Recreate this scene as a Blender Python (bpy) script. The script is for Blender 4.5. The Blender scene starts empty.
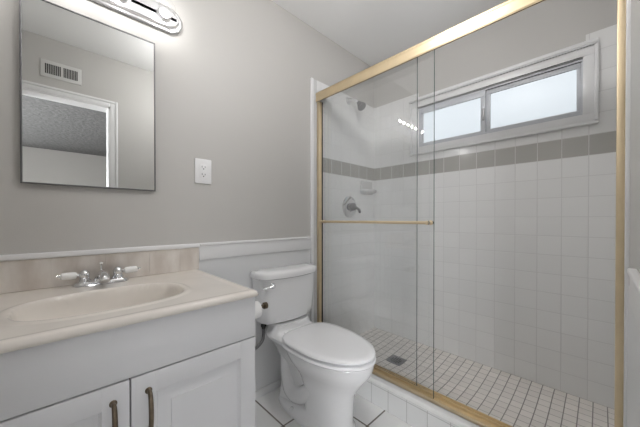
import bpy, bmesh, math, random
from mathutils import Vector, Matrix, noise

random.seed(7)
PI = math.pi
scene = bpy.context.scene
COL = scene.collection

# ------------------------------------------------------------------ camera
cam_d = bpy.data.cameras.new('camera')
cam_d.sensor_width = 36.0
cam_d.lens = 271.8 / 640.0 * 36.0
cam_d.shift_x = -6.4 / 640.0
cam_d.shift_y = 6.9 / 640.0
cam_d.clip_start = 0.01
cam = bpy.data.objects.new('camera', cam_d)
cam.location = (0.035, -0.035, 1.065)
cam.rotation_euler = (PI / 2 - 0.0061, 0, -0.7817)
COL.objects.link(cam)
scene.camera = cam

# ------------------------------------------------------------------ world, exposure, light levels
world = bpy.data.worlds.new('world')
scene.world = world
world.use_nodes = True
world.node_tree.nodes['Background'].inputs[0].default_value = (0.75, 0.85, 1.0, 1)
world.node_tree.nodes['Background'].inputs[1].default_value = 0.6
vs = scene.view_settings
vs.view_transform = 'Standard'
vs.look = 'None'
vs.exposure = 0.48
vs.gamma = 1.0
vs.use_curve_mapping = False
BULB_W = 0.68           # watts of each vanity bulb
PANE = 0.50            # radiance of the frosted bathroom window panes
ADDED_FAR_PANE = 7        # radiance of the added far bedroom window, out of view
ADDED_SIDE_PANE = 25       # radiance of the added bedroom window in the left wall, unseen
FILL_LAMP = 28            # radiance of the added bathroom globe lamp, unseen
cy = scene.cycles
cy.use_denoising = True
cy.max_bounces = 14
cy.diffuse_bounces = 6
cy.glossy_bounces = 8
cy.transparent_max_bounces = 24
cy.sample_clamp_indirect = 4.0
cy.caustics_reflective = False
cy.caustics_refractive = False

# ------------------------------------------------------------------ materials
def srgb(r, g, b):
    def f(c):
        c /= 255.0
        return c / 12.92 if c <= 0.04045 else ((c + 0.055) / 1.055) ** 2.4
    return (f(r), f(g), f(b), 1.0)

def new_mat(name):
    m = bpy.data.materials.new(name)
    m.use_nodes = True
    return m, m.node_tree, m.node_tree.nodes['Principled BSDF']

def pmat(name, col, rough=0.5, metal=0.0, spec=0.5, coat=0.0, var=0.0, vscale=8.0, bump=0.0, bscale=60.0, detail=3.0):
    """principled material with optional mottling and bump"""
    m, nt, p = new_mat(name)
    p.inputs['Base Color'].default_value = col
    p.inputs['Roughness'].default_value = rough
    p.inputs['Metallic'].default_value = metal
    p.inputs['Specular IOR Level'].default_value = spec
    p.inputs['Coat Weight'].default_value = coat
    p.inputs['Coat Roughness'].default_value = 0.08
    geo = nt.nodes.new('ShaderNodeNewGeometry')
    if var > 0:
        n = nt.nodes.new('ShaderNodeTexNoise')
        n.inputs['Scale'].default_value = vscale
        n.inputs['Detail'].default_value = detail
        nt.links.new(geo.outputs['Position'], n.inputs['Vector'])
        mr = nt.nodes.new('ShaderNodeMapRange')
        mr.inputs['From Min'].default_value = 0.3
        mr.inputs['From Max'].default_value = 0.7
        mr.inputs['To Min'].default_value = 1.0 - var
        mr.inputs['To Max'].default_value = 1.0 + var
        nt.links.new(n.outputs['Fac'], mr.inputs['Value'])
        hs = nt.nodes.new('ShaderNodeHueSaturation')
        hs.inputs['Color'].default_value = col
        nt.links.new(mr.outputs['Result'], hs.inputs['Value'])
        nt.links.new(hs.outputs['Color'], p.inputs['Base Color'])
    if bump > 0:
        n2 = nt.nodes.new('ShaderNodeTexNoise')
        n2.inputs['Scale'].default_value = bscale
        n2.inputs['Detail'].default_value = 4.0
        nt.links.new(geo.outputs['Position'], n2.inputs['Vector'])
        b = nt.nodes.new('ShaderNodeBump')
        b.inputs['Strength'].default_value = bump
        b.inputs['Distance'].default_value = 0.01
        nt.links.new(n2.outputs['Fac'], b.inputs['Height'])
        nt.links.new(b.outputs['Normal'], p.inputs['Normal'])
    return m

def grid_mat(name, axes, offs, pitch, gw, tile, grout, rough=0.25, var=0.03, accent=None, spec=0.5, soft=1.0, groutw2=None):
    """square tiles in world position; axes e.g. 'XZ'. accent=(lo, hi, colour) tints the rows whose second axis lies between"""
    m, nt, p = new_mat(name)
    N, L = nt.nodes, nt.links
    p.inputs['Specular IOR Level'].default_value = spec
    geo = N.new('ShaderNodeNewGeometry')
    sep = N.new('ShaderNodeSeparateXYZ')
    L.new(geo.outputs['Position'], sep.inputs[0])
    def math_(op, a, b=None):
        n = N.new('ShaderNodeMath'); n.operation = op
        for i, v in enumerate((a, b)):
            if v is None: continue
            if isinstance(v, (int, float)): n.inputs[i].default_value = v
            else: L.new(v, n.inputs[i])
        return n.outputs[0]
    ms, cells = [], []
    for k, ax in enumerate(axes):
        q = math_('DIVIDE', math_('SUBTRACT', sep.outputs[ax], offs[k]), pitch)
        cells.append(math_('FLOOR', q))
        fr = math_('ABSOLUTE', math_('SUBTRACT', math_('FRACT', q), 0.5))
        w = gw if (k == 0 or groutw2 is None) else groutw2
        e = 0.5 - w / pitch / 2
        mr = N.new('ShaderNodeMapRange')
        mr.inputs['From Min'].default_value = e - 0.35 * w / pitch * soft
        mr.inputs['From Max'].default_value = e + 0.15 * w / pitch
        mr.clamp = True
        L.new(fr, mr.inputs['Value'])
        ms.append(mr.outputs[0])
    mask = math_('MAXIMUM', ms[0], ms[1])
    # per-tile tone
    cmb = N.new('ShaderNodeCombineXYZ')
    L.new(cells[0], cmb.inputs[0]); L.new(cells[1], cmb.inputs[1])
    wn = N.new('ShaderNodeTexWhiteNoise'); wn.noise_dimensions = '2D'
    L.new(cmb.outputs[0], wn.inputs['Vector'])
    mr = N.new('ShaderNodeMapRange')
    mr.inputs['To Min'].default_value = 1 - var
    mr.inputs['To Max'].default_value = 1 + var
    L.new(wn.outputs['Value'], mr.inputs['Value'])
    hs = N.new('ShaderNodeHueSaturation')
    L.new(mr.outputs[0], hs.inputs['Value'])
    if accent:
        a = math_('MULTIPLY', math_('GREATER_THAN', sep.outputs[axes[1]], accent[0]), math_('LESS_THAN', sep.outputs[axes[1]], accent[1]))
        mx = N.new('ShaderNodeMix'); mx.data_type = 'RGBA'
        mx.inputs[6].default_value = tile; mx.inputs[7].default_value = accent[2]
        L.new(a, mx.inputs[0]); L.new(mx.outputs[2], hs.inputs['Color'])
    else:
        hs.inputs['Color'].default_value = tile
    mg = N.new('ShaderNodeMix'); mg.data_type = 'RGBA'
    mg.inputs[7].default_value = grout
    L.new(mask, mg.inputs[0]); L.new(hs.outputs[0], mg.inputs[6])
    L.new(mg.outputs[2], p.inputs['Base Color'])
    rr = N.new('ShaderNodeMapRange')
    rr.inputs['To Min'].default_value = rough; rr.inputs['To Max'].default_value = 0.8
    L.new(mask, rr.inputs['Value']); L.new(rr.outputs[0], p.inputs['Roughness'])
    b = N.new('ShaderNodeBump'); b.invert = True
    b.inputs['Strength'].default_value = 0.5; b.inputs['Distance'].default_value = 0.002
    L.new(mask, b.inputs['Height']); L.new(b.outputs[0], p.inputs['Normal'])
    return m

def glass_mat(name, tint, ior=1.5, rough=0.0):
    """clear flat glass: see-through with a reflection that grows at grazing angles"""
    m = bpy.data.materials.new(name); m.use_nodes = True
    nt = m.node_tree; N, L = nt.nodes, nt.links
    for n in list(N): N.remove(n)
    out = N.new('ShaderNodeOutputMaterial')
    tr = N.new('ShaderNodeBsdfTransparent'); tr.inputs[0].default_value = tint
    gl = N.new('ShaderNodeBsdfGlossy'); gl.inputs['Roughness'].default_value = rough
    fr = N.new('ShaderNodeFresnel'); fr.inputs[0].default_value = ior
    geo = N.new('ShaderNodeNewGeometry')
    inv = N.new('ShaderNodeMath'); inv.operation = 'SUBTRACT'; inv.inputs[0].default_value = 1.0
    L.new(geo.outputs['Backfacing'], inv.inputs[1])
    mu = N.new('ShaderNodeMath'); mu.operation = 'MULTIPLY'
    L.new(fr.outputs[0], mu.inputs[0]); L.new(inv.outputs[0], mu.inputs[1])
    mx = N.new('ShaderNodeMixShader')
    L.new(mu.outputs[0], mx.inputs[0]); L.new(tr.outputs[0], mx.inputs[1]); L.new(gl.outputs[0], mx.inputs[2])
    L.new(mx.outputs[0], out.inputs[0])
    return m

def emit_mat(name, col, strength):
    m, nt, p = new_mat(name)
    p.inputs['Base Color'].default_value = (0.25, 0.27, 0.29, 1)
    p.inputs['Roughness'].default_value = 0.4
    p.inputs['Emission Color'].default_value = col
    p.inputs['Emission Strength'].default_value = strength
    return m

M = {}
M['wall'] = pmat('wall_paint', (0.515, 0.503, 0.483, 1), 0.55, var=0.012, vscale=2.5, bump=0.05, bscale=220)
M['white_wall'] = pmat('white_panel_paint', (0.68, 0.685, 0.69, 1), 0.42, var=0.01, vscale=3, bump=0.03, bscale=150)
M['ceiling'] = pmat('ceiling_paint', (0.90, 0.90, 0.895, 1), 0.8, bump=0.06, bscale=160)
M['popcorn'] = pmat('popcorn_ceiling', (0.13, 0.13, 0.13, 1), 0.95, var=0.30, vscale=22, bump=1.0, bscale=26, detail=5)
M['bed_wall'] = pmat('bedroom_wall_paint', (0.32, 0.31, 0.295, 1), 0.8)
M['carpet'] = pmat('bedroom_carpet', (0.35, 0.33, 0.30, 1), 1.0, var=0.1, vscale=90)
M['trim'] = pmat('trim_paint', (0.77, 0.77, 0.775, 1), 0.35, coat=0.1)
M['cabinet'] = pmat('cabinet_paint', (0.72, 0.725, 0.745, 1), 0.38, var=0.01, vscale=5)
M['edge'] = pmat('dark_steel_edge', (0.16, 0.16, 0.165, 1), 0.45, metal=0.8)  # even dark tone for the thin mirror frame
M['vent'] = pmat('vent_enamel', (0.62, 0.615, 0.60, 1), 0.4)
M['tile_white'] = pmat('soap_dish_glaze', (0.62, 0.62, 0.615, 1), 0.25)
M['bullnose'] = pmat('bullnose_tile', (0.66, 0.66, 0.655, 1), 0.2)
M['gap'] = pmat('shadow_gap', (0.06, 0.04, 0.03, 1), 0.8)  # dark strips that paint the shade between doors and drawer front
M['bronze'] = pmat('aged_bronze', (0.16, 0.125, 0.09, 1), 0.35, metal=0.9, var=0.15, vscale=80)
M['chrome'] = pmat('chrome', (0.80, 0.805, 0.82, 1), 0.08, metal=1.0)
M['satin'] = pmat('satin_steel', (0.85, 0.85, 0.86, 1), 0.3, metal=1.0)
M['steel'] = pmat('dark_steel', (0.32, 0.32, 0.33, 1), 0.35, metal=1.0)
M['gold'] = pmat('polished_brass', (0.74, 0.615, 0.42, 1), 0.5, metal=1.0, var=0.04, vscale=15)
M['channel_shade'] = pmat('channel_shadow_brown', (0.035, 0.018, 0.012, 1), 0.6)  # shade inside the header channel, painted as dark brown
M['rubber'] = pmat('black_rubber', (0.015, 0.015, 0.015, 1), 0.6)
M['porcelain'] = pmat('porcelain', (0.86, 0.865, 0.875, 1), 0.12, coat=0.4)
M['seat'] = pmat('seat_plastic', (0.90, 0.905, 0.92, 1), 0.22, coat=0.2)
M['plastic'] = pmat('outlet_plastic', (0.80, 0.80, 0.81, 1), 0.3)
M['dark'] = pmat('dark_slot', (0.03, 0.03, 0.03, 1), 0.7)
M['ceramic'] = pmat('white_lever_ceramic', (0.86, 0.86, 0.85, 1), 0.12, coat=0.5)
M['mirror'] = pmat('mirror_silver', (0.75, 0.76, 0.75, 1), 0.0, metal=1.0)
M['paper'] = pmat('toilet_paper', (0.85, 0.85, 0.85, 1), 0.95, bump=0.15, bscale=300)
M['cardboard'] = pmat('cardboard', (0.35, 0.22, 0.12, 1), 0.9)
M['hose'] = pmat('braided_hose', (0.17, 0.17, 0.175, 1), 0.45, metal=0.5, bump=0.4, bscale=500)
M['sash'] = pmat('window_vinyl', (0.58, 0.60, 0.635, 1), 0.4)
M['sill'] = pmat('curb_marble', (0.78, 0.775, 0.765, 1), 0.2, var=0.03, vscale=14, coat=0.3)
M['marble'] = pmat('cultured_marble', (0.77, 0.725, 0.67, 1), 0.25, var=0.04, vscale=9, coat=0.2, detail=6)
M['glass'] = glass_mat('shower_glass', (0.982, 0.985, 0.986, 1), 1.75)
M['glass_edge'] = pmat('glass_edge_green', (0.10, 0.14, 0.13, 1), 0.2)
M['bulb_glass'] = glass_mat('bulb_glass', (0.96, 0.96, 0.96, 1), 1.5)
M['pane'] = emit_mat('frosted_lit_pane', (0.86, 0.94, 1.0, 1), PANE)
M['added_side_pane'] = emit_mat('added_bedroom_side_pane', (0.97, 0.975, 1.0, 1), ADDED_SIDE_PANE)
M['added_far_pane'] = emit_mat('added_bedroom_far_pane', (0.97, 0.98, 1.0, 1), ADDED_FAR_PANE)
ACC = (0.43, 0.42, 0.395, 1)
TILE = (0.79, 0.789, 0.782, 1)
GRT = (0.64, 0.635, 0.63, 1)
Zr = 1.404
P = 0.1095
M['tile_back'] = grid_mat('shower_tile_back', 'XZ', (2.055, Zr), P, 0.0028, TILE, GRT, 0.12, 0.015, (Zr, Zr + P, ACC))
M['tile_side'] = grid_mat('shower_tile_side', 'YZ', (0.0096, Zr), P, 0.0028, TILE, GRT, 0.12, 0.015, (Zr, Zr + P, ACC))
M['tile_curb'] = grid_mat('curb_tile', 'YZ', (0.783, -0.0005), 0.1115, 0.003, (0.70, 0.705, 0.70, 1), (0.42, 0.42, 0.41, 1), 0.15, 0.02)
M['tile_floor'] = grid_mat('floor_tile', 'XY', (0.857, 0.803), 0.305, 0.007, (0.80, 0.80, 0.79, 1), (0.15, 0.13, 0.115, 1), 0.3, 0.015)
M['tile_pan'] = grid_mat('shower_floor_mosaic', 'XY', (2.055, 0.0397), 0.0525, 0.0022, (0.84, 0.80, 0.76, 1), (0.30, 0.28, 0.26, 1), 0.35, 0.05, groutw2=0.0036)

def travertine():
    m, nt, p = new_mat('travertine')
    N, L = nt.nodes, nt.links
    geo = N.new('ShaderNodeNewGeometry')
    n = N.new('ShaderNodeTexNoise'); n.inputs['Scale'].default_value = 14; n.inputs['Detail'].default_value = 6
    mp = N.new('ShaderNodeMapping'); mp.inputs['Scale'].default_value = (1.3, 1, 0.5)
    L.new(geo.outputs['Position'], mp.inputs[0]); L.new(mp.outputs[0], n.inputs['Vector'])
    cr = N.new('ShaderNodeValToRGB')
    e = cr.color_ramp.elements
    e[0].position = 0.3; e[0].color = (0.54, 0.48, 0.43, 1)
    e[1].position = 0.7; e[1].color = (0.72, 0.68, 0.635, 1)
    L.new(n.outputs['Fac'], cr.inputs[0]); L.new(cr.outputs[0], p.inputs['Base Color'])
    p.inputs['Roughness'].default_value = 0.35
    return m
M['travertine'] = travertine()

# ------------------------------------------------------------------ mesh helpers
def box(bm, x0, x1, y0, y1, z0, z1, bev=0.0, seg=2):
    vs_ = [bm.verts.new((x, y, z)) for x in (x0, x1) for y in (y0, y1) for z in (z0, z1)]
    idx = [(0, 1, 3, 2), (4, 6, 7, 5), (0, 4, 5, 1), (2, 3, 7, 6), (0, 2, 6, 4), (1, 5, 7, 3)]
    fs = [bm.faces.new([vs_[i] for i in f]) for f in idx]
    if bev > 0:
        es = list({e for f in fs for e in f.edges})
        bmesh.ops.bevel(bm, geom=es, offset=bev, segments=seg, profile=0.5, affect='EDGES')
    return bm

def loft(bm, rings, cap0=True, cap1=True, closed=True):
    vr = [[bm.verts.new(p) for p in r] for r in rings]
    n = len(rings[0])
    for a, b in zip(vr, vr[1:]):
        for i in range(n if closed else n - 1):
            j = (i + 1) % n
            bm.faces.new((a[i], a[j], b[j], b[i]))
    if cap0: bm.faces.new(list(reversed(vr[0])))
    if cap1: bm.faces.new(vr[-1])
    return bm

def frame_of(d):
    d = Vector(d).normalized()
    up = Vector((0, 0, 1)) if abs(d.z) < 0.9 else Vector((1, 0, 0))
    a = d.cross(up).normalized()
    return a, d.cross(a).normalized()

def tube(bm, pts, r, n=14, caps=True):
    """round tube along points; r a number or a list"""
    pts = [Vector(p) for p in pts]
    rs = [r] * len(pts) if isinstance(r, (int, float)) else r
    rings, a0 = [], None
    for i, p in enumerate(pts):
        d = (pts[min(i + 1, len(pts) - 1)] - pts[max(i - 1, 0)]).normalized()
        if a0 is None:
            a, b = frame_of(d)
        else:
            a = (a0 - d * a0.dot(d)).normalized(); b = d.cross(a).normalized()
        a0 = a
        rings.append([p + (a * math.cos(t) + b * math.sin(t)) * rs[i] for t in [2 * PI * k / n for k in range(n)]])
    return loft(bm, rings, caps, caps)

def smooth_path(pts, k=6):
    pts = [Vector(p) for p in pts]
    out = []
    for i in range(len(pts) - 1):
        p0, p1, p2, p3 = pts[max(i - 1, 0)], pts[i], pts[i + 1], pts[min(i + 2, len(pts) - 1)]
        for j in range(k):
            t = j / k
            out.append(0.5 * ((2 * p1) + (p2 - p0) * t + (2 * p0 - 5 * p1 + 4 * p2 - p3) * t * t + (3 * p1 - p0 - 3 * p2 + p3) * t ** 3))
    out.append(pts[-1])
    return out

def lathe(bm, origin, axis, prof, n=28):
    """prof: (distance along axis, radius)"""
    o = Vector(origin); ax = Vector(axis).normalized(); a, b = frame_of(ax)
    rings = [[o + ax * h + (a * math.cos(t) + b * math.sin(t)) * max(r, 1e-5) for t in [2 * PI * k / n for k in range(n)]] for h, r in prof]
    return loft(bm, rings, True, True)

def prism_y(bm, outline, y0, y1, inset=0.0, depth=0.0):
    """polygon in X,Z pushed from y0 to y1 (y1 is the front, smaller y); optional chamfer on the front"""
    n = len(outline)
    rings = [[(x, y0, z) for x, z in outline], [(x, y1 + depth, z) for x, z in outline]]
    if inset > 0:
        cx = sum(p[0] for p in outline) / n; cz = sum(p[1] for p in outline) / n
        hx = max(abs(p[0] - cx) for p in outline); hz = max(abs(p[1] - cz) for p in outline)
        rings.append([(cx + (x - cx) * (hx - inset) / hx, y1, cz + (z - cz) * (hz - inset) / hz) for x, z in outline])
    return loft(bm, rings)

def finish(bm, angle=38):
    bmesh.ops.remove_doubles(bm, verts=bm.verts, dist=1e-6)
    bmesh.ops.recalc_face_normals(bm, faces=bm.faces)
    for f in bm.faces: f.smooth = True
    lim = math.radians(angle)
    for e in bm.edges:
        if len(e.link_faces) == 2:
            e.smooth = e.calc_face_angle(0) < lim

def obj(name, bm, mat, parent=None, angle=38, label=None, kind=None):
    finish(bm, angle)
    me = bpy.data.meshes.new(name)
    bm.to_mesh(me); bm.free()
    mats = mat if isinstance(mat, (list, tuple)) else [mat]
    for m in mats: me.materials.append(M[m])
    o = bpy.data.objects.new(name, me)
    COL.objects.link(o)
    if parent is not None:
        o.parent = parent
        o.matrix_parent_inverse = root_inv(parent)
    if label: o['label'] = label
    if kind: o['kind'] = kind
    return o

def world_of(o):
    m = o.matrix_basis.copy()
    if o.parent: m = world_of(o.parent) @ o.matrix_parent_inverse @ m
    return m

def root_inv(o):
    return world_of(o).inverted()

def thing(name, label, cat, loc=(0, 0, 0), group=None):
    o = bpy.data.objects.new(name, None)
    o.empty_display_size = 0.05
    o.location = loc
    COL.objects.link(o)
    o['label'] = label; o['category'] = cat
    if group: o['group'] = group
    return o

def tag(o, label, cat, group=None):
    o['label'] = label; o['category'] = cat
    if group: o['group'] = group
    return o

B = bmesh.new
def boxo(name, dims, mat, parent=None, bev=0.0, kind=None, label=None, seg=2):
    return obj(name, box(B(), *dims, bev=bev, seg=seg), mat, parent, kind=kind, label=label)
def struct(name, dims, mat, bev=0.0, parent=None):
    o = boxo(name, dims, mat, parent, bev, kind='structure')
    return o

# ------------------------------------------------------------------ dimensions
D = 1.40        # back wall face (Y)
W = 2.055       # shower window wall, tile face (X)
YF = -0.099     # front wall face (the wall with the doorway, beside the camera)
XL = -0.235     # left wall face
H = 2.412        # ceiling
TOPT = 2.052    # top of the shower tile

# ------------------------------------------------------------------ room shell
struct('floor', (XL - 0.1, 1.44, YF - 0.12, D + 0.1, -0.10, 0.0), 'tile_floor')
bm = B()
px0, px1, py0, py1, DRX, DRY = 1.425, W + 0.02, YF - 0.02, D + 0.02, 1.735, 0.978
def pan_z(x, y):
    u = (x - DRX) / (px1 - DRX if x > DRX else DRX - px0); v = (y - DRY) / (py1 - DRY if y > DRY else DRY - py0)
    return 0.060 + 0.030 * min(1.0, math.hypot(u, v)) ** 1.2
NXp, NYp = 14, 30
pv = [[bm.verts.new((px0 + (px1 - px0) * i / NXp, py0 + (py1 - py0) * j / NYp, pan_z(px0 + (px1 - px0) * i / NXp, py0 + (py1 - py0) * j / NYp))) for j in range(NYp + 1)] for i in range(NXp + 1)]
for i in range(NXp):
    for j in range(NYp): bm.faces.new((pv[i][j], pv[i + 1][j], pv[i + 1][j + 1], pv[i][j + 1]))
ext = bmesh.ops.extrude_face_region(bm, geom=list(bm.faces))
for g in ext['geom']:
    if isinstance(g, bmesh.types.BMVert): g.co.z = -0.1
obj('shower_floor', bm, 'tile_pan', kind='structure')
struct('ceiling', (XL - 0.1, W + 0.12, YF - 0.12, D + 0.1, H, H + 0.1), 'ceiling')
struct('wall_left', (XL - 0.1, XL, YF - 0.12, D + 0.1, 0, H), 'wall')
wall_back = struct('wall_back', (XL, W + 0.12, D, D + 0.1, 0, H), 'wall')
struct('tile_cladding', (1.356, W, D - 0.008, D + 0.001, 0.05, TOPT), 'tile_back', 0.0, wall_back)
struct('bullnose_edge', (1.323, 1.356, D - 0.008, D + 0.001, 0.0, TOPT), 'bullnose', 0.003, wall_back)
struct('wainscot_panel', (0.545, 1.297, D - 0.004, D + 0.001, 0, 0.86), 'white_wall', 0, wall_back)

# window wall, with the opening of the sliding window
WY0, WY1, WZ0, WZ1 = 0.024, 0.975, 1.622, 1.935
bm = B()
x0, x1 = W + 0.008, W + 0.12
box(bm, x0, x1, YF - 0.12, D, 0, WZ0); box(bm, x0, x1, YF - 0.12, D, WZ1, H)
box(bm, x0, x1, YF - 0.12, WY0, WZ0, WZ1); box(bm, x0, x1, WY1, D, WZ0, WZ1)
wall_right = obj('wall_right', bm, 'wall', kind='structure')
bm = B()
x0, x1 = W, W + 0.009
box(bm, x0, x1, YF, D, 0.05, WZ0); box(bm, x0, x1, YF, WY0, WZ0, TOPT, ); box(bm, x0, x1, WY1, D, WZ0, TOPT)
obj('tile_cladding', bm, 'tile_side', wall_right, kind='structure')

# front wall with the doorway behind the camera
DX0, DX1, DZ = -0.19, 0.356, 1.998
bm = B()
box(bm, XL, DX0, YF - 0.12, YF, 0, H); box(bm, DX1, W + 0.12, YF - 0.12, YF, 0, H); box(bm, DX0, DX1, YF - 0.12, YF, DZ, H)
wall_front = obj('wall_front', bm, 'wall', kind='structure')
struct('tile_cladding', (1.326, W, YF - 0.001, YF + 0.006, 0.05, TOPT), 'tile_back', 0.0, wall_front)
struct('wainscot_panel', (0.42, 1.297, YF - 0.001, YF + 0.003, 0, 0.86), 'white_wall', 0, wall_front)

# door casing (seen in the mirror): stepped profile
bm = B()
def casing_run(bm, x0, x1, z0, z1, y, out=1):
    box(bm, x0, x1, y, y + 0.011 * out, z0, z1, 0.003)
CW = 0.052
casing_run(bm, DX1, DX1 + CW, 0, DZ + CW, YF - 0.001)
casing_run(bm, XL, DX0, 0, DZ + CW, YF - 0.001)
casing_run(bm, DX0, DX1, DZ, DZ + CW, YF - 0.001)
box(bm, DX1 + CW - 0.018, DX1 + CW, YF, YF + 0.018, 0, DZ + CW, 0.004)
box(bm, DX0, DX1 + CW - 0.018, YF, YF + 0.018, DZ + CW - 0.018, DZ + CW, 0.004)
box(bm, DX1 - 0.012, DX1 + 0.002, YF - 0.125, YF + 0.006, 0, DZ)
box(bm, DX0 - 0.002, DX0 + 0.012, YF - 0.125, YF + 0.006, 0, DZ)
box(bm, DX0, DX1, YF - 0.125, YF + 0.006, DZ - 0.012, DZ + 0.002)
obj('trim_1', bm, 'trim', kind='structure')

# chair rail along the back wall: board with a rounded cap, and the thin strip over the backsplash
bm = B()
box(bm, 0.545, 1.297, D - 0.013, D + 0.001, 0.857, 0.930, 0.002)
box(bm, 0.545, 1.297, D - 0.020, D + 0.001, 0.927, 0.942, 0.005, 3)
obj('trim_2', bm, 'trim', kind='structure')
bm = B(); box(bm, XL, 0.546, D - 0.020, D + 0.001, 0.921, 0.942, 0.005, 3)
obj('trim_3', bm, 'trim', kind='structure')
bm = B(); box(bm, 1.299, 1.323, D - 0.014, D + 0.001, 0.0, TOPT, 0.004, 2)
obj('trim_4', bm, 'trim', kind='structure')
bm = B()
box(bm, 0.42, 1.05, YF - 0.001, YF + 0.012, 0.857, 0.930, 0.002)
box(bm, 0.42, 1.05, YF - 0.001, YF + 0.016, 0.927, 0.942, 0.004, 3)
obj('trim_5', bm, 'trim', kind='structure')
bm = B(); box(bm, 1.29, 1.326, YF - 0.001, YF + 0.009, 0.0, H, 0.002, 2)
obj('trim_6', bm, 'trim', kind='structure')
bm = B()
box(bm, 0.50, 1.325, D - 0.012, D + 0.001, 0.0, 0.045, 0.003)
obj('baseboard_back', bm, 'trim', kind='structure')

# shower curb: tiled face under a marble sill
bm = B(); box(bm, 1.325, 1.43, YF, D - 0.006, 0.0, 0.128)
curb = obj('shower_curb', bm, 'tile_curb', kind='structure')
bm = B(); box(bm, 1.318, 1.445, YF, D - 0.006, 0.124, 0.150, 0.005, 3)
obj('sill_slab', bm, 'sill', curb, kind='structure')

# ------------------------------------------------------------------ window
win = bpy.data.objects.new('window_1', None); COL.objects.link(win)
win.location = (W, 0.5, WZ0); win['kind'] = 'structure'
def frame_bm(bm, x0, x1, y0, y1, z0, z1, w, bev=0.002, wt=None, wb=None):
    wt = w if wt is None else wt; wb = w if wb is None else wb
    box(bm, x0, x1, y0, y1, z1 - wt, z1, bev); box(bm, x0, x1, y0, y1, z0, z0 + wb, bev)
    box(bm, x0, x1, y0, y0 + w, z0 + wb, z1 - wt, bev); box(bm, x0, x1, y1 - w, y1, z0 + wb, z1 - wt, bev)
    return bm
bm = B()
frame_bm(bm, W - 0.016, W + 0.01, -0.022, 1.035, 1.568, 1.990, 0.056)
frame_bm(bm, W - 0.026, W - 0.014, -0.026, 1.039, 1.564, 1.994, 0.016, 0.004)
box(bm, W - 0.034, W + 0.01, -0.024, 1.045, 1.984, 2.006, 0.006)
frame_bm(bm, W - 0.006, W + 0.11, WY0 - 0.004, WY1 + 0.004, WZ0 - 0.004, WZ1 + 0.004, 0.008)
obj('casing', bm, 'trim', win, kind='structure')
bm = B(); frame_bm(bm, W + 0.002, W + 0.07, WY0 + 0.003, WY1 - 0.003, WZ0 + 0.003, WZ1 - 0.003, 0.014)
obj('window_frame', bm, 'sash', win, kind='structure')
def sash(y0, y1, z0, z1, xs, wl):
    s = obj('sash', frame_bm(B(), xs, xs + 0.018, y0, y1, z0, z1, wl, 0.002, 0.040, 0.026), 'sash', win, kind='structure')
    boxo('pane', (xs + 0.007, xs + 0.011, y0 + wl - 0.004, y1 - wl + 0.004, z0 + 0.022, z1 - 0.036), 'pane', s, kind='structure')
    return s
s1 = sash(0.505, 0.965, 1.628, 1.922, W + 0.004, 0.030)
sash(0.034, 0.504, 1.632, 1.930, W + 0.012, 0.026)
bm = B(); box(bm, W - 0.003, W + 0.008, 0.509, 0.523, 1.72, 1.80, 0.003)
obj('latch', bm, 'steel', s1, kind='structure')

# ------------------------------------------------------------------ bedroom beyond the doorway (seen in the mirror)
BX0, BX1, BY0, BY1 = -2.2, 2.3, -4.75, YF - 0.12
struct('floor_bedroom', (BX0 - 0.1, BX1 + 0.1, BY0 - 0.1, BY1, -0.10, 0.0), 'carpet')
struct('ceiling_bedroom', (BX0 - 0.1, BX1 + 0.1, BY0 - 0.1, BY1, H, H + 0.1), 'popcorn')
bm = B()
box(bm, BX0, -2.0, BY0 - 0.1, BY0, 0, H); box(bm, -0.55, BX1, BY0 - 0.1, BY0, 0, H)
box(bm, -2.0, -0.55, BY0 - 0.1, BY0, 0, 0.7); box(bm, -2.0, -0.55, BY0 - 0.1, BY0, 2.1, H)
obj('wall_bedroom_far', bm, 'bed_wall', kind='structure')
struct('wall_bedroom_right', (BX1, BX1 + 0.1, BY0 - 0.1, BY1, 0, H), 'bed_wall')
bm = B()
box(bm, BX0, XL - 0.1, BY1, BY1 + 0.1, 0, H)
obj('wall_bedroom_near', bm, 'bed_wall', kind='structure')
bm = B()
box(bm, BX0 - 0.1, BX0, BY0 - 0.1, -2.7, 0, H); box(bm, BX0 - 0.1, BX0, -0.75, BY1 + 0.1, 0, H)
box(bm, BX0 - 0.1, BX0, -2.7, -0.75, 0, 0.55); box(bm, BX0 - 0.1, BX0, -2.7, -0.75, 2.1, H)
obj('wall_bedroom_left', bm, 'bed_wall', kind='structure')
bm = B()
for y0, y1, z0, z1 in ((-2.7, -0.75, 2.05, 2.1), (-2.7, -0.75, 0.55, 0.60), (-2.7, -2.65, 0.60, 2.05), (-0.80, -0.75, 0.60, 2.05), (-1.745, -1.705, 0.60, 2.05)):
    box(bm, BX0 - 0.06, BX0 + 0.012, y0, y1, z0, z1, 0.003)
win3 = obj('added_window_side', bm, 'trim', kind='structure')  # added window, unseen, to light the shower through the doorway
boxo('pane', (BX0 - 0.04, BX0 - 0.03, -2.68, -0.77, 0.57, 2.08), 'added_side_pane', win3, kind='structure')
bm = B()
for x0, x1, z0, z1 in ((-2.0, -0.55, 2.05, 2.1), (-2.0, -0.55, 0.7, 0.75), (-2.0, -1.95, 0.75, 2.05), (-0.60, -0.55, 0.75, 2.05), (-1.29, -1.25, 0.75, 2.05)):
    box(bm, x0, x1, BY0 - 0.06, BY0 + 0.012, z0, z1, 0.003)
win2 = obj('added_window_far', bm, 'trim', kind='structure')  # added window, unseen, to send light in through the doorway
boxo('pane', (-1.98, -0.57, BY0 - 0.04, BY0 - 0.03, 0.72, 2.08), 'added_far_pane', win2, kind='structure')

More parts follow.
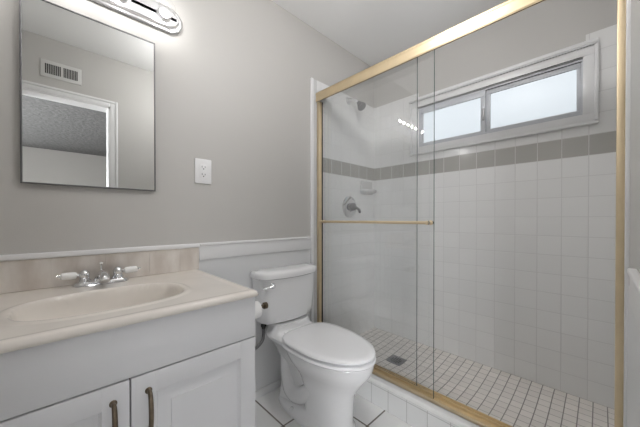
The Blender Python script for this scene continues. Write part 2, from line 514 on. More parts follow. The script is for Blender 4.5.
# ------------------------------------------------------------------ vanity cabinet
VX0, VX1, VYF = XL + 0.005, 0.535, 0.847
van = thing('vanity_cabinet', 'white painted bathroom vanity cabinet with two raised panel doors under the sink top', 'cabinet', (0.15, 1.1, 0))
bm = B()
box(bm, VX1 - 0.016, VX1, VYF, D - 0.0155, 0.0, 0.790); box(bm, VX0, VX0 + 0.016, VYF, D - 0.0155, 0.0, 0.790)
box(bm, VX0 + 0.016, VX1 - 0.016, VYF, D - 0.0155, 0.09, 0.106); box(bm, VX0 + 0.016, VX1 - 0.016, D - 0.0215, D - 0.0155, 0.106, 0.66)
box(bm, VX0 + 0.016, VX1 - 0.016, VYF, VYF + 0.018, 0.63, 0.790); box(bm, VX0 + 0.016, VX1 - 0.016, VYF, VYF + 0.018, 0.106, 0.12)
box(bm, 0.150, 0.190, VYF, VYF + 0.018, 0.12, 0.63)
obj('carcass', bm, 'cabinet', van)
boxo('toe_kick', (VX0 + 0.0165, VX1 - 0.0165, VYF + 0.06, VYF + 0.08, 0.0, 0.0895), 'cabinet', van)
def raised_panel(bm, x0, x1, z0, z1, yb, yf, stile):
    box(bm, x0, x1, yf, yb, z0, z1, 0.003)
    # routed groove and raised field
    def rect(a, y): return [(x0 + a, y, z0 + a), (x1 - a, y, z0 + a), (x1 - a, y, z1 - a), (x0 + a, y, z1 - a)]
    loft(bm, [rect(stile, yf - 0.0005), rect(stile + 0.006, yf + 0.0035), rect(stile + 0.012, yf + 0.004), rect(stile + 0.040, yf - 0.006), rect(stile + 0.044, yf - 0.0065)], False, True)
def door_bm(x0, x1, z0, z1):
    bm = B()
    st, yb, yf = 0.058, VYF - 0.001, VYF - 0.021
    # stiles and rails around the field
    box(bm, x0, x0 + st, yf, yb, z0, z1, 0.003); box(bm, x1 - st, x1, yf, yb, z0, z1, 0.003)
    box(bm, x0 + st - 0.002, x1 - st + 0.002, yf, yb, z1 - st, z1, 0.003); box(bm, x0 + st - 0.002, x1 - st + 0.002, yf, yb, z0, z0 + st, 0.003)
    def rect(a, y): return [(x0 + a, y, z0 + a), (x1 - a, y, z0 + a), (x1 - a, y, z1 - a), (x0 + a, y, z1 - a)]
    loft(bm, [rect(st - 0.004, yb), rect(st - 0.004, yf + 0.002), rect(st + 0.006, yf + 0.012), rect(st + 0.010, yf + 0.012), rect(st + 0.036, yf + 0.003), rect(st + 0.037, yf + 0.0005), rect(st + 0.041, yf)], True, True)
    return bm
boxo('false_drawer_front', (VX0, VX1, VYF - 0.021, VYF - 0.001, 0.6495, 0.7895), 'cabinet', van, 0.003)
boxo('door_gap_shade', (VX0 + 0.004, VX1 - 0.004, VYF - 0.0035, VYF + 0.001, 0.60, 0.70), 'gap', van)
boxo('door_gap_shade', (0.164, 0.176, VYF - 0.0035, VYF + 0.001, 0.10, 0.66), 'gap', van)
def handle_bm(x, zt, zb, yf):
    bm = B()
    pts = smooth_path([(x, yf, zt), (x, yf - 0.020, zt - 0.002), (x, yf - 0.029, zt - 0.028), (x, yf - 0.031, (zt + zb) / 2), (x, yf - 0.029, zb + 0.028), (x, yf - 0.020, zb + 0.002), (x, yf, zb)], 5)
    rs = [0.0048 + 0.0012 * math.sin(PI * i / (len(pts) - 1)) for i in range(len(pts))]
    tube(bm, pts, rs, 12)
    for z in (zt, zb):
        lathe(bm, (x, yf + 0.0005, z), (0, -1, 0), [(0, 0.0085), (0.003, 0.0085), (0.006, 0.006)], 16)
    return bm
for x0, x1, hx in ((-0.190, 0.1685, 0.134), (0.1715, VX1, 0.210)):
    d = obj('door', door_bm(x0, x1, 0.105, 0.646), 'cabinet', van)
    obj('handle', handle_bm(hx, 0.600, 0.492, VYF - 0.021), 'bronze', d, label='aged bronze arched bar handle')

# ------------------------------------------------------------------ countertop with moulded basin
CX0, CX1, CY0, CY1, CZ = XL + 0.002, 0.541, 0.814, D - 0.002, 0.811
def basin_depth(x, y):
    u, v = (x - 0.153) / 0.212, (y - 1.064) / 0.148
    r = (abs(u) ** 2.6 + abs(v) ** 2.6) ** (1 / 2.6)
    if r >= 1.10: return 0.0
    if r >= 0.97:                        # soft raised rim
        t = (r - 0.97) / 0.13
        return 0.004 * math.sin(PI * t) * 0.9
    t = r / 0.97
    s = 1 - t ** 4.2
    return -(0.115 * s ** 0.72)
bm = B()
nx, ny = 150, 110
eb = 0.008
def cpt(i, j):
    x = CX0 + (CX1 - CX0) * i / nx; y = CY0 + (CY1 - CY0) * j / ny
    z = CZ + basin_depth(x, y)
    for dd in (CX1 - x, y - CY0):
        if dd < eb: z -= eb - math.sqrt(max(eb * eb - (eb - dd) ** 2, 0))
    # low raised lip along the front and side
    e = min(CX1 - x, y - CY0)
    if 0.0 <= e < 0.034: z += 0.003 * math.sin(PI * min(max((e - 0.004) / 0.03, 0), 1))
    return (x, y, z)
gv = [[bm.verts.new(cpt(i, j)) for j in range(ny + 1)] for i in range(nx + 1)]
for i in range(nx):
    for j in range(ny):
        bm.faces.new((gv[i][j], gv[i + 1][j], gv[i + 1][j + 1], gv[i][j + 1]))
border = [gv[i][0] for i in range(nx + 1)] + [gv[nx][j] for j in range(1, ny + 1)] + [gv[i][ny] for i in range(nx - 1, -1, -1)] + [gv[0][j] for j in range(ny - 1, 0, -1)]
def shrink(v, z, a=0.0):
    return bm.verts.new((min(max(v.co.x, CX0), CX1 - a), min(max(v.co.y, CY0 + a), CY1), z))
lo1 = [shrink(v, CZ - 0.014) for v in border]
lo2 = [shrink(v, CZ - 0.0195, 0.004) for v in border]
nb = len(border)
for a, b in ((border, lo1), (lo1, lo2)):
    for i in range(nb):
        j = (i + 1) % nb
        bm.faces.new((a[i], b[i], b[j], a[j]))
top = tag(obj('vanity_countertop', bm, 'marble', angle=60), 'beige cultured marble vanity top with moulded oval sink basin', 'sink')
bm = B(); lathe(bm, (0.153, 1.064, CZ - 0.1155), (0, 0, 1), [(0, 0.022), (0.003, 0.022), (0.004, 0.016), (0.002, 0.014), (0.006, 0.012), (0.007, 0.0)], 24)
obj('drain', bm, 'chrome', top, label='chrome pop-up drain in the basin')

# backsplash of upright travertine pieces
bm = B()
xs = [CX0, -0.135, 0.02, 0.175, 0.33, 0.455, 0.543]
for a, b in zip(xs, xs[1:]):
    box(bm, a, b - 0.0003, D - 0.014, D - 0.0005, CZ + 0.001, 0.9205, 0.0004, 1)
tag(obj('backsplash', bm, 'travertine'), 'low beige travertine backsplash strip behind the chrome faucet', 'backsplash')

# ------------------------------------------------------------------ faucet
FX, FY, FZ = 0.160, 1.345, CZ + 0.0005
fau = thing('faucet', 'chrome centerset faucet with two white ceramic levers on the beige vanity top', 'faucet', (FX, FY, FZ))
bm = B()
def stad(hx, hy, z, n=14):
    pts = []
    for k in range(2 * n):
        t = PI * k / (n - 0.0) - PI / 2 if k < n else PI * (k) / n - PI / 2
        c, s = math.cos(t), math.sin(t)
        pts.append((FX + (hx - hy) * (1 if c > 0 else -1) + hy * c, FY + hy * s, z))
    return pts
loft(bm, [stad(0.086, 0.028, FZ), stad(0.086, 0.028, FZ + 0.007), stad(0.081, 0.023, FZ + 0.014), stad(0.07, 0.014, FZ + 0.0155)])
obj('base_plate', bm, 'chrome', fau)
bm = B()
pth = smooth_path([(FX, FY, FZ + 0.010), (FX, FY - 0.004, FZ + 0.024), (FX, FY - 0.026, FZ + 0.038), (FX, FY - 0.060, FZ + 0.040), (FX, FY - 0.094, FZ + 0.034), (FX, FY - 0.106, FZ + 0.024)], 5)
tube(bm, pth, [0.021 - 0.006 * min(1, i / (len(pth) - 1) * 1.2) for i in range(len(pth))], 20)
lathe(bm, (FX, FY, FZ + 0.012), (0, 0, 1), [(0, 0.026), (0.008, 0.024), (0.02, 0.018)], 24)
obj('spout', bm, 'chrome', fau)
for s in (-1, 1):
    hx = FX + s * 0.051
    bm = B()
    lathe(bm, (hx, FY, FZ + 0.013), (0, 0, 1), [(0, 0.021), (0.006, 0.0205), (0.012, 0.016), (0.024, 0.0155), (0.028, 0.0175), (0.036, 0.0155), (0.043, 0.0105), (0.047, 0.004), (0.0475, 0)], 24)
    tube(bm, [(hx, FY, FZ + 0.041), (hx + s * 0.026, FY - 0.003, FZ + 0.041)], [0.007, 0.006], 14)
    hd = obj('handle', bm, 'chrome', fau)
    bm = B()
    ax = Vector((s * 1.0, -0.10, 0.07)).normalized()
    o0 = Vector((hx + s * 0.022, FY - 0.003, FZ + 0.041))
    lathe(bm, o0, ax, [(0, 0.0105), (0.002, 0.0130), (0.012, 0.0140), (0.030, 0.0132), (0.041, 0.0118), (0.043, 0.0095)], 22)
    obj('lever', bm, 'ceramic', hd, label='white ceramic lever')
    bm = B()
    lathe(bm, o0 + ax * 0.0425, ax, [(0, 0.0075), (0.003, 0.0075), (0.006, 0.0045), (0.010, 0.0045), (0.0125, 0.0025), (0.013, 0)], 16)
    obj('lever_tip', bm, 'chrome', hd)
bm = B()
tube(bm, [(FX, FY + 0.017, FZ + 0.012), (FX, FY + 0.017, FZ + 0.074)], 0.0028, 10)
lathe(bm, (FX, FY + 0.017, FZ + 0.070), (0, 0, 1), [(0, 0.003), (0.003, 0.0068), (0.008, 0.0072), (0.011, 0.005), (0.012, 0)], 16)
obj('lift_rod', bm, 'chrome', fau)

# ------------------------------------------------------------------ medicine cabinet with mirror
mx0, mx1, mz0, mz1 = -0.054, 0.354, 1.189, 1.856
med = thing('medicine_cabinet', 'mirrored medicine cabinet with thin steel edges above the sink', 'mirror', (0.137, D, mz0))
boxo('cabinet_body', (mx0 + 0.006, mx1 - 0.006, D - 0.0125, D - 0.0005, mz0 + 0.006, mz1 - 0.006), 'steel', med)
bm = B()
frame_bm(bm, mx0, mx0, 0, 0, 0, 0, 0, 0) if False else None
fw, ya, yb = 0.0055, D - 0.0185, D - 0.012
box(bm, mx0, mx1, ya, yb, mz1 - fw, mz1, 0.001); box(bm, mx0, mx1, ya, yb, mz0, mz0 + fw, 0.001)
box(bm, mx0, mx0 + fw, ya, yb, mz0 + fw, mz1 - fw, 0.001); box(bm, mx1 - fw, mx1, ya, yb, mz0 + fw, mz1 - fw, 0.001)
obj('frame', bm, 'edge', med, label='thin dark steel frame')
boxo('mirror', (mx0 + fw - 0.001, mx1 - fw + 0.001, D - 0.0165, D - 0.0125, mz0 + fw - 0.001, mz1 - fw + 0.001), 'mirror', med, label='mirror glass')

# ------------------------------------------------------------------ vanity light bar
lx0, lx1, lz0, lz1 = -0.150, 0.466, 1.935, 2.053
vl = thing('vanity_light', 'polished chrome vanity light bar with four clear globe bulbs above the mirror', 'light', (0.15, D, 1.994))
def bar_outline(a):
    c = 0.040; x0, x1, z0, z1 = lx0 + a, lx1 - a, lz0 + a, lz1 - a
    return [(x0 + c, z0), (x1 - c, z0), (x1 - 0.012, z0 + 0.018), (x1, z0 + c), (x1, z1 - c), (x1 - 0.012, z1 - 0.018), (x1 - c, z1), (x0 + c, z1), (x0 + 0.012, z1 - 0.018), (x0, z1 - c), (x0, z0 + c), (x0 + 0.012, z0 + 0.018)]
bm = B()
loft(bm, [[(x, y, z) for x, z in bar_outline(a)] for a, y in ((0, D - 0.0005), (0, D - 0.010), (0.004, D - 0.014), (0.012, D - 0.015), (0.014, D - 0.024), (0.019, D - 0.028), (0.026, D - 0.0285))])
obj('back_plate', bm, 'satin', vl, angle=25)
for k in range(4):
    bx = 0.386 - 0.152 * k
    bm = B()
    lathe(bm, (bx, D - 0.028, 1.994), (0, -1, 0), [(0, 0.030), (0.003, 0.030), (0.006, 0.024), (0.018, 0.0225), (0.022, 0.0225), (0.022, 0.016), (0.012, 0.015), (0.012, 0)], 26)
    obj('socket', bm, 'satin', vl)
    bm = B()
    prof = [(0.0, 0.011), (0.008, 0.0125)]
    cc, rr = 0.044, 0.034
    for i in range(1, 17):
        t = PI * (1 - 0.115) * (1 - i / 16.0)
        prof.append((cc - rr * math.cos(PI * 0.115 + (PI - PI * 0.115) * i / 16.0), rr * math.sin(PI * 0.115 + (PI - PI * 0.115) * i / 16.0)))
    lathe(bm, (bx, D - 0.041, 1.994), (0, -1, 0), prof, 28)
    bl = obj('bulb', bm, 'bulb_glass', vl, label='clear glass globe bulb')
    ld = bpy.data.lights.new('bulb_light', 'POINT')
    ld.energy = BULB_W; ld.shadow_soft_size = 0.010; ld.color = (1.0, 0.985, 0.965)
    lo = bpy.data.objects.new('bulb_light', ld); COL.objects.link(lo)
    lo.location = (bx, D - 0.088, 1.994)
    lo.parent = bl; lo.matrix_parent_inverse = root_inv(bl)

# ------------------------------------------------------------------ outlet
ox, oz = 0.568, 1.307
out = thing('wall_outlet', 'white square-faced electrical outlet on the wall right of the mirror', 'outlet', (ox, D, oz))
boxo('cover_plate', (ox - 0.041, ox + 0.041, D - 0.008, D - 0.0005, oz - 0.0625, oz + 0.0625), 'plastic', out, 0.003, seg=3)
rc = boxo('receptacle', (ox - 0.0185, ox + 0.0185, D - 0.0095, D - 0.006, oz - 0.034, oz + 0.034), 'plastic', out, 0.0015)
for zz in (oz + 0.019, oz - 0.019):
    bm = B()
    box(bm, ox - 0.0085, ox - 0.0060, D - 0.0099, D - 0.009, zz - 0.001, zz + 0.008); box(bm, ox + 0.0060, ox + 0.0085, D - 0.0099, D - 0.009, zz - 0.001, zz + 0.007)
    lathe(bm, (ox, D - 0.009, zz - 0.007), (0, -1, 0), [(0, 0.003), (0.0009, 0.003)], 12)
    obj('slots', bm, 'dark', rc)
for zz in (oz + 0.0045, oz - 0.0045):
    boxo('button', (ox - 0.008, ox + 0.008, D - 0.0108, D - 0.009, zz - 0.0035, zz + 0.0035), 'plastic', rc, 0.0006)
for zz in (oz + 0.048, oz - 0.048):
    obj('screw', lathe(B(), (ox, D - 0.0065, zz), (0, -1, 0), [(0, 0.0032), (0.0012, 0.003), (0.0014, 0)], 14), 'plastic', out)

# ------------------------------------------------------------------ toilet
TX = 1.043
toi = thing('toilet', 'white two-piece toilet with its lid closed beside the shower', 'toilet', (TX, 1.05, 0))
def egg(cxx, cyy, hx, f, b, z, nf=2.0, nb_=2.6, n=48):
    pts = []
    for k in range(n):
        t = 2 * PI * k / n
        c, s = math.cos(t), math.sin(t)
        e = nf if s < 0 else nb_
        x = hx * math.copysign(abs(c) ** (2 / e), c)
        y = (f if s < 0 else b) * math.copysign(abs(s) ** (2 / e), s)
        pts.append((cxx + x, cyy + y, z))
    return pts
bm = B()
secs = [  # z, cy, hx, front, back, exponents
    (0.000, 1.04, 0.118, 0.235, 0.29, 2.3, 3.2), (0.018, 1.04, 0.118, 0.235, 0.29, 2.3, 3.2), (0.026, 1.04, 0.112, 0.228, 0.28, 2.3, 3.2),
    (0.036, 1.03, 0.098, 0.212, 0.26, 2.3, 3.0), (0.060, 0.97, 0.092, 0.150, 0.15, 2.3, 2.4), (0.160, 0.97, 0.092, 0.158, 0.14, 2.2, 2.4),
    (0.210, 0.985, 0.099, 0.185, 0.155, 2.1, 2.3), (0.250, 0.99, 0.113, 0.218, 0.165, 2.05, 2.3), (0.290, 1.00, 0.137, 0.258, 0.18, 2.0, 2.3),
    (0.325, 1.00, 0.159, 0.285, 0.19, 2.0, 2.4), (0.355, 1.00, 0.172, 0.298, 0.20, 2.0, 2.5), (0.376, 1.00, 0.174, 0.300, 0.205, 2.0, 2.6), (0.384, 1.00, 0.171, 0.296, 0.20, 2.0, 2.6)]
rings = [egg(TX, c, hx, f, b, z, e1, e2) for z, c, hx, f, b, e1, e2 in secs]
rings += [egg(TX, 0.98, 0.125, 0.235, 0.16, 0.382), egg(TX, 0.98, 0.112, 0.215, 0.15, 0.33), egg(TX, 1.0, 0.07, 0.13, 0.10, 0.25), egg(TX, 1.02, 0.03, 0.05, 0.04, 0.22)]
loft(bm, rings)
# rear body: trapway block and the deck that carries the tank
def rbx(y0, y1, hx, z, n=5.0):
    return egg(TX, (y0 + y1) / 2, hx, (y1 - y0) / 2, (y1 - y0) / 2, z, n, n)
loft(bm, [rbx(1.10, 1.325, 0.083, 0.01), rbx(1.10, 1.315, 0.075, 0.08), rbx(1.10, 1.31, 0.070, 0.16), rbx(1.09, 1.315, 0.078, 0.25), rbx(1.08, 1.335, 0.105, 0.32), rbx(1.07, 1.36, 0.135, 0.365), rbx(1.07, 1.372, 0.150, 0.385), rbx(1.08, 1.374, 0.150, 0.396), rbx(1.20, 1.374, 0.140, 0.404), rbx(1.235, 1.374, 0.125, 0.43), rbx(1.24, 1.374, 0.120, 0.4545)])
for s in (-1, 1):   # moulded trapway bulge on each side
    pts = smooth_path([(TX + s * 0.045, 0.97, 0.235), (TX + s * 0.058, 1.05, 0.150), (TX + s * 0.062, 1.12, 0.100), (TX + s * 0.062, 1.19, 0.105), (TX + s * 0.054, 1.235, 0.185), (TX + s * 0.050, 1.26, 0.280), (TX + s * 0.070, 1.28, 0.365)], 6)
    tube(bm, pts, [0.030 + 0.020 * math.sin(PI * i / (len(pts) - 1)) for i in range(len(pts))], 18)
obj('bowl', bm, 'porcelain', toi, angle=50)
# tank with a bowed front
def tank_ring(hx, yb, ys, yc, z, r=0.022, n=12):
    pts = [(TX + hx - 0.004, yb, z)]
    pts = []
    pts.append((TX + hx, yb, z))
    m = 18
    for k in range(m + 1):
        u = 1 - 2 * k / m                     # +1 .. -1
        a = abs(u)
        x = hx * u
        y = yc + (ys - yc) * a ** 2
        if a > 0.88:                           # rounded front corner
            t = (a - 0.88) / 0.12
            y += 0.030 * t * t
        pts.append((TX + x, y, z))
    pts.append((TX - hx, yb, z))
    return pts
bm = B()
loft(bm, [tank_ring(0.165, 1.385, 1.310, 1.275, 0.455), tank_ring(0.182, 1.388, 1.296, 1.250, 0.467), tank_ring(0.190, 1.388, 1.289, 1.241, 0.51), tank_ring(0.199, 1.388, 1.284, 1.234, 0.62), tank_ring(0.204, 1.388, 1.281, 1.231, 0.722)])
obj('tank', bm, 'porcelain', toi, angle=50)
bm = B()
loft(bm, [tank_ring(0.207, 1.388, 1.278, 1.228, 0.7215), tank_ring(0.214, 1.390, 1.272, 1.222, 0.726), tank_ring(0.215, 1.390, 1.271, 1.221, 0.748), tank_ring(0.211, 1.388, 1.274, 1.225, 0.758), tank_ring(0.200, 1.380, 1.286, 1.239, 0.764), tank_ring(0.17, 1.36, 1.31, 1.27, 0.766)])
obj('tank_lid', bm, 'porcelain', toi, angle=50)
# flush lever
bm = B()
hxx, hyy, hzz = TX - 0.150, 1.257, 0.688
lathe(bm, (hxx, hyy + 0.004, hzz), (0, -1, 0), [(0, 0.017), (0.006, 0.017), (0.010, 0.013), (0.018, 0.011), (0.022, 0.006), (0.0225, 0)], 20)
tube(bm, smooth_path([(hxx, hyy - 0.012, hzz), (hxx - 0.022, hyy - 0.006, hzz - 0.004), (hxx - 0.055, hyy + 0.010, hzz - 0.010)], 4), [0.0065] * 5 + [0.0075, 0.008, 0.008, 0.006], 12)
obj('flush_lever', bm, 'chrome', toi, label='chrome flush lever')
# seat and lid
bm = B()
outer = lambda g, z: egg(TX, 0.995, 0.180 - g, 0.302 - g, 0.215 - g, z, 2.0, 3.4)
inner = lambda g, z: egg(TX, 0.96, 0.112 + g, 0.195 + g, 0.150 + g, z, 2.0, 2.4)
seatrings = [inner(0, 0.392), outer(0.001, 0.390), outer(-0.003, 0.394), outer(-0.002, 0.402), outer(0.003, 0.4055), inner(0.004, 0.406), inner(0, 0.402), inner(0, 0.392)]
loft(bm, seatrings, False, False)
obj('seat', bm, 'seat', toi, angle=50)
bm = B()
loft(bm, [outer(0.022, 0.4085), outer(0.020, 0.4150), outer(0.004, 0.4160), outer(0.001, 0.4190), outer(0.002, 0.427), outer(0.007, 0.4315), outer(0.03, 0.4345), outer(0.09, 0.4365), outer(0.15, 0.437)])
obj('seat_lid', bm, 'seat', toi, angle=50)
for s in (-1, 1):
    bm = B()
    box(bm, TX + s * 0.075 - 0.022, TX + s * 0.075 + 0.022, 1.200, 1.228, 0.397, 0.424, 0.006, 3)
    obj('hinge', bm, 'seat', toi)
    bm = B()
    lathe(bm, (TX + s * 0.100, 1.145, 0.022), (0, 0, 1), [(0, 0.014), (0.006, 0.014), (0.013, 0.010), (0.016, 0.004), (0.0165, 0)], 18)
    obj('bolt_cap', bm, 'porcelain', toi)

# water supply hose
bm = B()
pts = smooth_path([(TX - 0.158, 1.338, 0.432), (TX - 0.158, 1.338, 0.400), (TX - 0.164, 1.338, 0.365), (TX - 0.195, 1.340, 0.335), (TX - 0.260, 1.345, 0.305), (TX - 0.340, 1.352, 0.25), (TX - 0.375, 1.352, 0.175)], 6)
tube(bm, pts, 0.0085, 12)
hose = obj('supply_hose', bm, 'hose')
tag(hose, 'grey braided water hose running down from the toilet tank', 'hose')
bm = B(); lathe(bm, (TX - 0.158, 1.338, 0.4535), (0, 0, -1), [(0, 0.015), (0.012, 0.016), (0.014, 0.012), (0.026, 0.010)], 14)
obj('coupling_nut', bm, 'dark', hose, label='dark coupling nut under the tank')
bm = B()
lathe(bm, (TX - 0.375, D - 0.0045, 0.175), (0, -1, 0), [(0, 0.028), (0.003, 0.028), (0.006, 0.012), (0.07, 0.012), (0.07, 0.0)], 18)
obj('stop_valve', bm, 'chrome', hose, label='chrome stop valve at the wall')

# toilet paper on the cabinet side
RY, RZ = 1.065, 0.660
hold = thing('toilet_paper_holder', 'bronze rod holder for toilet paper on the side of the vanity cabinet', 'holder', (VX1, RY, RZ))
bm = B(); lathe(bm, (VX1 + 0.0005, RY, RZ), (1, 0, 0), [(0, 0.022), (0.004, 0.022), (0.008, 0.010), (0.186, 0.008), (0.186, 0)], 20)
obj('rod', bm, 'bronze', hold)
bm = B(); lathe(bm, (VX1 + 0.186, RY, RZ), (1, 0, 0), [(-0.006, 0.009), (-0.004, 0.0150), (0.010, 0.0155), (0.014, 0.010), (0.0145, 0)], 20)
obj('end_cap', bm, 'bronze', hold)
o0 = Vector((VX1 + 0.052, RY, RZ - 0.0091))
def sleeve(prof):
    return loft(B(), [[o0 + Vector((h, r * math.cos(t), r * math.sin(t))) for t in [2 * PI * k / 36 for k in range(36)]] for h, r in prof + [prof[0]]], False, False)
roll = tag(obj('toilet_paper_roll', sleeve([(0.0, 0.0205), (0.0, 0.036), (0.001, 0.037), (0.099, 0.037), (0.100, 0.036), (0.100, 0.0205)]), 'paper'), 'white roll of toilet paper between the vanity and the toilet tank', 'toilet paper')
obj('core', sleeve([(-0.0005, 0.0204), (0.1005, 0.0204), (0.1005, 0.0190), (-0.0005, 0.0190)]), 'cardboard', roll, label='brown cardboard core')

# ------------------------------------------------------------------ shower enclosure
Y0, Y1 = YF + 0.006, D - 0.008
sf = thing('shower_door_frame', 'gold brass frame of the shower doors with header, bottom track and side jambs', 'door frame', (1.39, 0.65, 0.15))
bm = B()
box(bm, 1.345, 1.3485, Y0, Y1, 1.893, 1.957, 0.0012)
box(bm, 1.345, 1.440, Y0, Y1, 1.951, 1.957, 0.0012)
box(bm, 1.4365, 1.440, Y0, Y1, 1.946, 1.957, 0.0012)
box(bm, 1.3425, 1.346, Y0, Y1, 1.897, 1.909, 0.0015); box(bm, 1.3425, 1.346, Y0, Y1, 1.943, 1.953, 0.0015)
obj('header', bm, 'gold', sf)
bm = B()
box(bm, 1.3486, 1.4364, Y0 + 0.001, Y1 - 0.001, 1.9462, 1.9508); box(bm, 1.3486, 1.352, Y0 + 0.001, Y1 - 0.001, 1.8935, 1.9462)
obj('header_channel', bm, 'channel_shade', sf, label='underside of the header with its shade painted dark brown')
bm = B()
box(bm, 1.354, 1.436, Y0, Y1, 0.1505, 0.156, 0.001)
box(bm, 1.354, 1.358, Y0, Y1, 0.1505, 0.168, 0.001); box(bm, 1.398, 1.401, Y0, Y1, 0.1505, 0.170, 0.001); box(bm, 1.433, 1.436, Y0, Y1, 0.1505, 0.164, 0.001)
obj('track', bm, 'gold', sf)
for side, ya, yb, yc, yd in (('wall', Y1 - 0.028, Y1, Y1 - 0.034, Y1 - 0.012), ('end', Y0, Y0 + 0.021, Y0 + 0.012, Y0 + 0.025)):
    bm = B()
    box(bm, 1.355, 1.386, ya, yb, 0.156, 1.895, 0.002)
    if side != 'wall': box(bm, 1.386, 1.434, Y0, Y0 + 0.008, 0.156, 1.895, 0.001)
    j = obj('jamb', bm, 'gold', sf)
    if side == 'wall':
        bm = box(B(), 1.377, 1.3865, Y1 - 0.031, Y1 - 0.0275, 0.170, 1.893)
        box(bm, 1.386, 1.402, Y1 - 0.0085, Y1 - 0.0003, 0.157, 1.893)  # rear channel of the jamb, coloured black along with the gasket
        obj('gasket', bm, 'rubber', j, label='black rubber gasket and dark rear channel of the jamb')

def panel(name, label, x, ya, yb, z0=0.160, z1=1.9375):
    t = thing(name, label, 'shower door', (x, (ya + yb) / 2, z0))
    boxo('glass_pane', (x - 0.003, x + 0.003, ya, yb, z0, z1), 'glass', t)
    return t
pA = panel('shower_door_panel', 'clear glass sliding shower panel that carries the gold towel bar', 1.378, 0.553, Y1 - 0.034)
boxo('glass_edge', (1.3752, 1.3808, 0.5513, 0.5529, 0.160, 1.9375), 'glass_edge', pA)
pB = panel('shower_door_panel', 'clear glass sliding shower panel without a bar, behind the one with the towel bar', 1.415, 0.662, Y1 - 0.010)
boxo('glass_edge', (1.4122, 1.4178, 0.6603, 0.6619, 0.160, 1.9375), 'glass_edge', pB)
boxo('glass_edge', (1.4122, 1.4178, 0.662, Y1 - 0.012, 0.1585, 0.1599), 'glass_edge', pB)
# bottom seal on outer panel
boxo('bottom_guide', (1.3735, 1.3825, 0.553, Y1 - 0.036, 0.1565, 0.1595), 'gold', pA)
bm = B()
BZ, BXX = 1.045, 1.338
tube(bm, [(BXX, 0.570, BZ), (BXX, 1.345, BZ)], 0.0078, 18)
for yy in (0.568, 1.335):
    lathe(bm, (1.3748, yy, BZ), (-1, 0, 0), [(0, 0.012), (0.004, 0.012), (0.007, 0.008), (0.030, 0.0085), (0.042, 0.0105), (0.047, 0.008), (0.0475, 0)], 20)
bm_end = lathe(B(), (BXX, 0.5705, BZ), (0, -1, 0), [(0, 0.0085), (0.003, 0.0105), (0.009, 0.0105), (0.012, 0.007), (0.0125, 0)], 18)
tb = obj('towel_bar', bm, 'gold', pA, label='gold towel bar across the glass')
obj('end_knob', bm_end, 'steel', tb, label='dark end knob of the bar')
bm = B()
for yy in (0.568, 1.335): lathe(bm, (1.3812, yy, BZ), (1, 0, 0), [(0, 0.011), (0.004, 0.011), (0.006, 0.007), (0.0065, 0)], 16)
obj('bolt_head', bm, 'rubber', tb, label='dark bolt heads behind the glass')

# shower head
sh = thing('showerhead', 'small chrome shower head on a short arm high on the tiled wall', 'shower head', (1.700, D - 0.008, 2.01))
bm = B(); lathe(bm, (1.700, D - 0.0085, 2.010), (0, -1, 0), [(0, 0.030), (0.003, 0.030), (0.008, 0.022), (0.012, 0.012)], 22)
obj('flange', bm, 'satin', sh)
bm = B(); tube(bm, smooth_path([(1.700, D - 0.012, 2.010), (1.705, D - 0.045, 2.012), (1.710, D - 0.080, 1.995), (1.713, D - 0.105, 1.968)], 5), 0.0085, 14)
obj('arm', bm, 'satin', sh)
bm = B(); lathe(bm, (1.712, D - 0.098, 1.975), Vector((0.02, -0.62, -0.75)), [(0, 0.012), (0.010, 0.017), (0.018, 0.016), (0.022, 0.020), (0.050, 0.034), (0.058, 0.035), (0.062, 0.032), (0.062, 0)], 24)
obj('spray_head', bm, 'steel', sh, label='grey spray head')
# valve
vx, vz = 1.712, 1.160
sv = thing('shower_valve', 'round chrome shower valve with a lever handle below the shower head', 'shower valve', (vx, D - 0.008, vz))
bm = B(); lathe(bm, (vx, D - 0.0085, vz), (0, -1, 0), [(0, 0.086), (0.003, 0.086), (0.010, 0.074), (0.014, 0.045), (0.016, 0.030), (0.030, 0.028)], 40)
obj('escutcheon', bm, 'chrome', sv)
bm = B()
lathe(bm, (vx, D - 0.036, vz), (0, -1, 0), [(0, 0.030), (0.004, 0.033), (0.022, 0.030), (0.030, 0.020), (0.032, 0)], 26)
tube(bm, smooth_path([(vx, D - 0.055, vz), (vx + 0.03, D - 0.066, vz - 0.012), (vx + 0.050, D - 0.072, vz - 0.026), (vx + 0.056, D - 0.072, vz - 0.048)], 4), [0.012, 0.012, 0.0115, 0.011, 0.0105, 0.010, 0.010, 0.010, 0.0105, 0.011, 0.011, 0.0105, 0.009], 14)
obj('lever', bm, 'steel', sv, label='dark chrome lever and hub')
# soap dish
bm = B()
sx0, sx1 = 1.850, 2.010
def sd(y, z, a=0.0):
    return [(sx0 + a, D - 0.008, z), (sx1 - a, D - 0.008, z)] + [(sx1 - a - (sx1 - sx0 - 2 * a) * (0.5 - 0.5 * math.cos(PI * k / 12)), D - 0.008 - y * math.sin(PI * k / 12) ** 0.6, z) for k in range(1, 12)]
loft(bm, [sd(0.045, 1.275, 0.02), sd(0.085, 1.292), sd(0.09, 1.305), sd(0.086, 1.310, 0.003), sd(0.070, 1.300, 0.014), sd(0.03, 1.298, 0.03)])
box(bm, sx0 + 0.002, sx1 - 0.002, D - 0.022, D - 0.0085, 1.30, 1.385, 0.006, 3)
tag(obj('soap_dish', bm, 'tile_white', angle=50), 'white ceramic soap dish on the tile near the shower corner', 'soap dish')
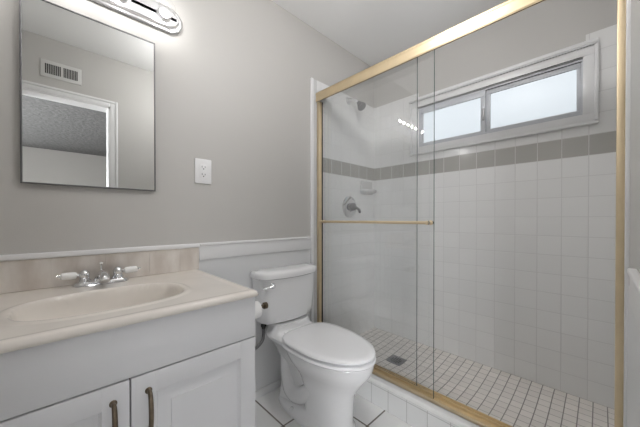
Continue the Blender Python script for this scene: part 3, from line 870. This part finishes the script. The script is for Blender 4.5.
# drain
dx, dy = DRX, DRY
dr = thing('shower_drain', 'square metal drain in the small-tiled shower floor', 'drain', (dx, dy, 0.060))
boxo('grate', (dx - 0.056, dx + 0.056, dy - 0.056, dy + 0.056, 0.0595, 0.0645), 'steel', dr, 0.001)
bm = B()
for i in range(-2, 3):
    for j in range(-2, 3):
        if i * i + j * j <= 5:
            lathe(bm, (dx + i * 0.015, dy + j * 0.015, 0.0642), (0, 0, 1), [(0, 0.0055), (0.0005, 0.0055)], 10)
obj('holes', bm, 'dark', dr)

# ------------------------------------------------------------------ air vent over the door (seen in the mirror)
ve = thing('air_vent', 'white wall air vent with dark vertical slots above the doorway', 'vent', (0.07, YF, 2.168))
gx0, gx1, gz0, gz1 = -0.045, 0.180, 2.118, 2.243
boxo('vent_frame', (gx0, gx1, YF + 0.0005, YF + 0.007, gz0, gz1), 'vent', ve, 0.002)
bm = B(); box(bm, gx0 + 0.022, gx0 + 0.109, YF + 0.0065, YF + 0.0078, gz0 + 0.026, gz1 - 0.026); box(bm, gx0 + 0.121, gx1 - 0.022, YF + 0.0065, YF + 0.0078, gz0 + 0.026, gz1 - 0.026)
obj('duct_opening', bm, 'dark', ve)
bm = B()
for a, b in ((gx0 + 0.022, gx0 + 0.109), (gx0 + 0.121, gx1 - 0.022)):
    n = 9
    for k in range(n + 1):
        xx = a + (b - a) * k / n
        box(bm, xx - 0.0013, xx + 0.0013, YF + 0.0072, YF + 0.0090, gz0 + 0.025, gz1 - 0.025)
obj('louvers', bm, 'vent', ve)

# added globe lamp on a short stem, fill light unseen above the view
LX, LY, LZ = 0.84, 0.48, 2.19
bl = thing('added_fill_lamp', 'added frosted globe lamp under the bathroom ceiling, unseen fill light', 'light', (LX, LY, H))
bm = B(); lathe(bm, (LX, LY, H - 0.0005), (0, 0, -1), [(0, 0.06), (0.015, 0.06), (0.025, 0.02), (0.026, 0.008), (H - LZ - 0.095, 0.008), (H - LZ - 0.095, 0.03), (H - LZ - 0.080, 0.03)], 28)
obj('stem', bm, 'chrome', bl)
bm = B(); lathe(bm, (LX, LY, LZ + 0.10), (0, 0, -1), [(0.10 * (1 - math.cos(PI * i / 20)), 0.10 * math.sin(PI * i / 20)) for i in range(21)], 36)
M['fill_globe'] = emit_mat('fill_lamp_globe', (1.0, 0.985, 0.98, 1), FILL_LAMP)
obj('globe', bm, 'fill_globe', bl)
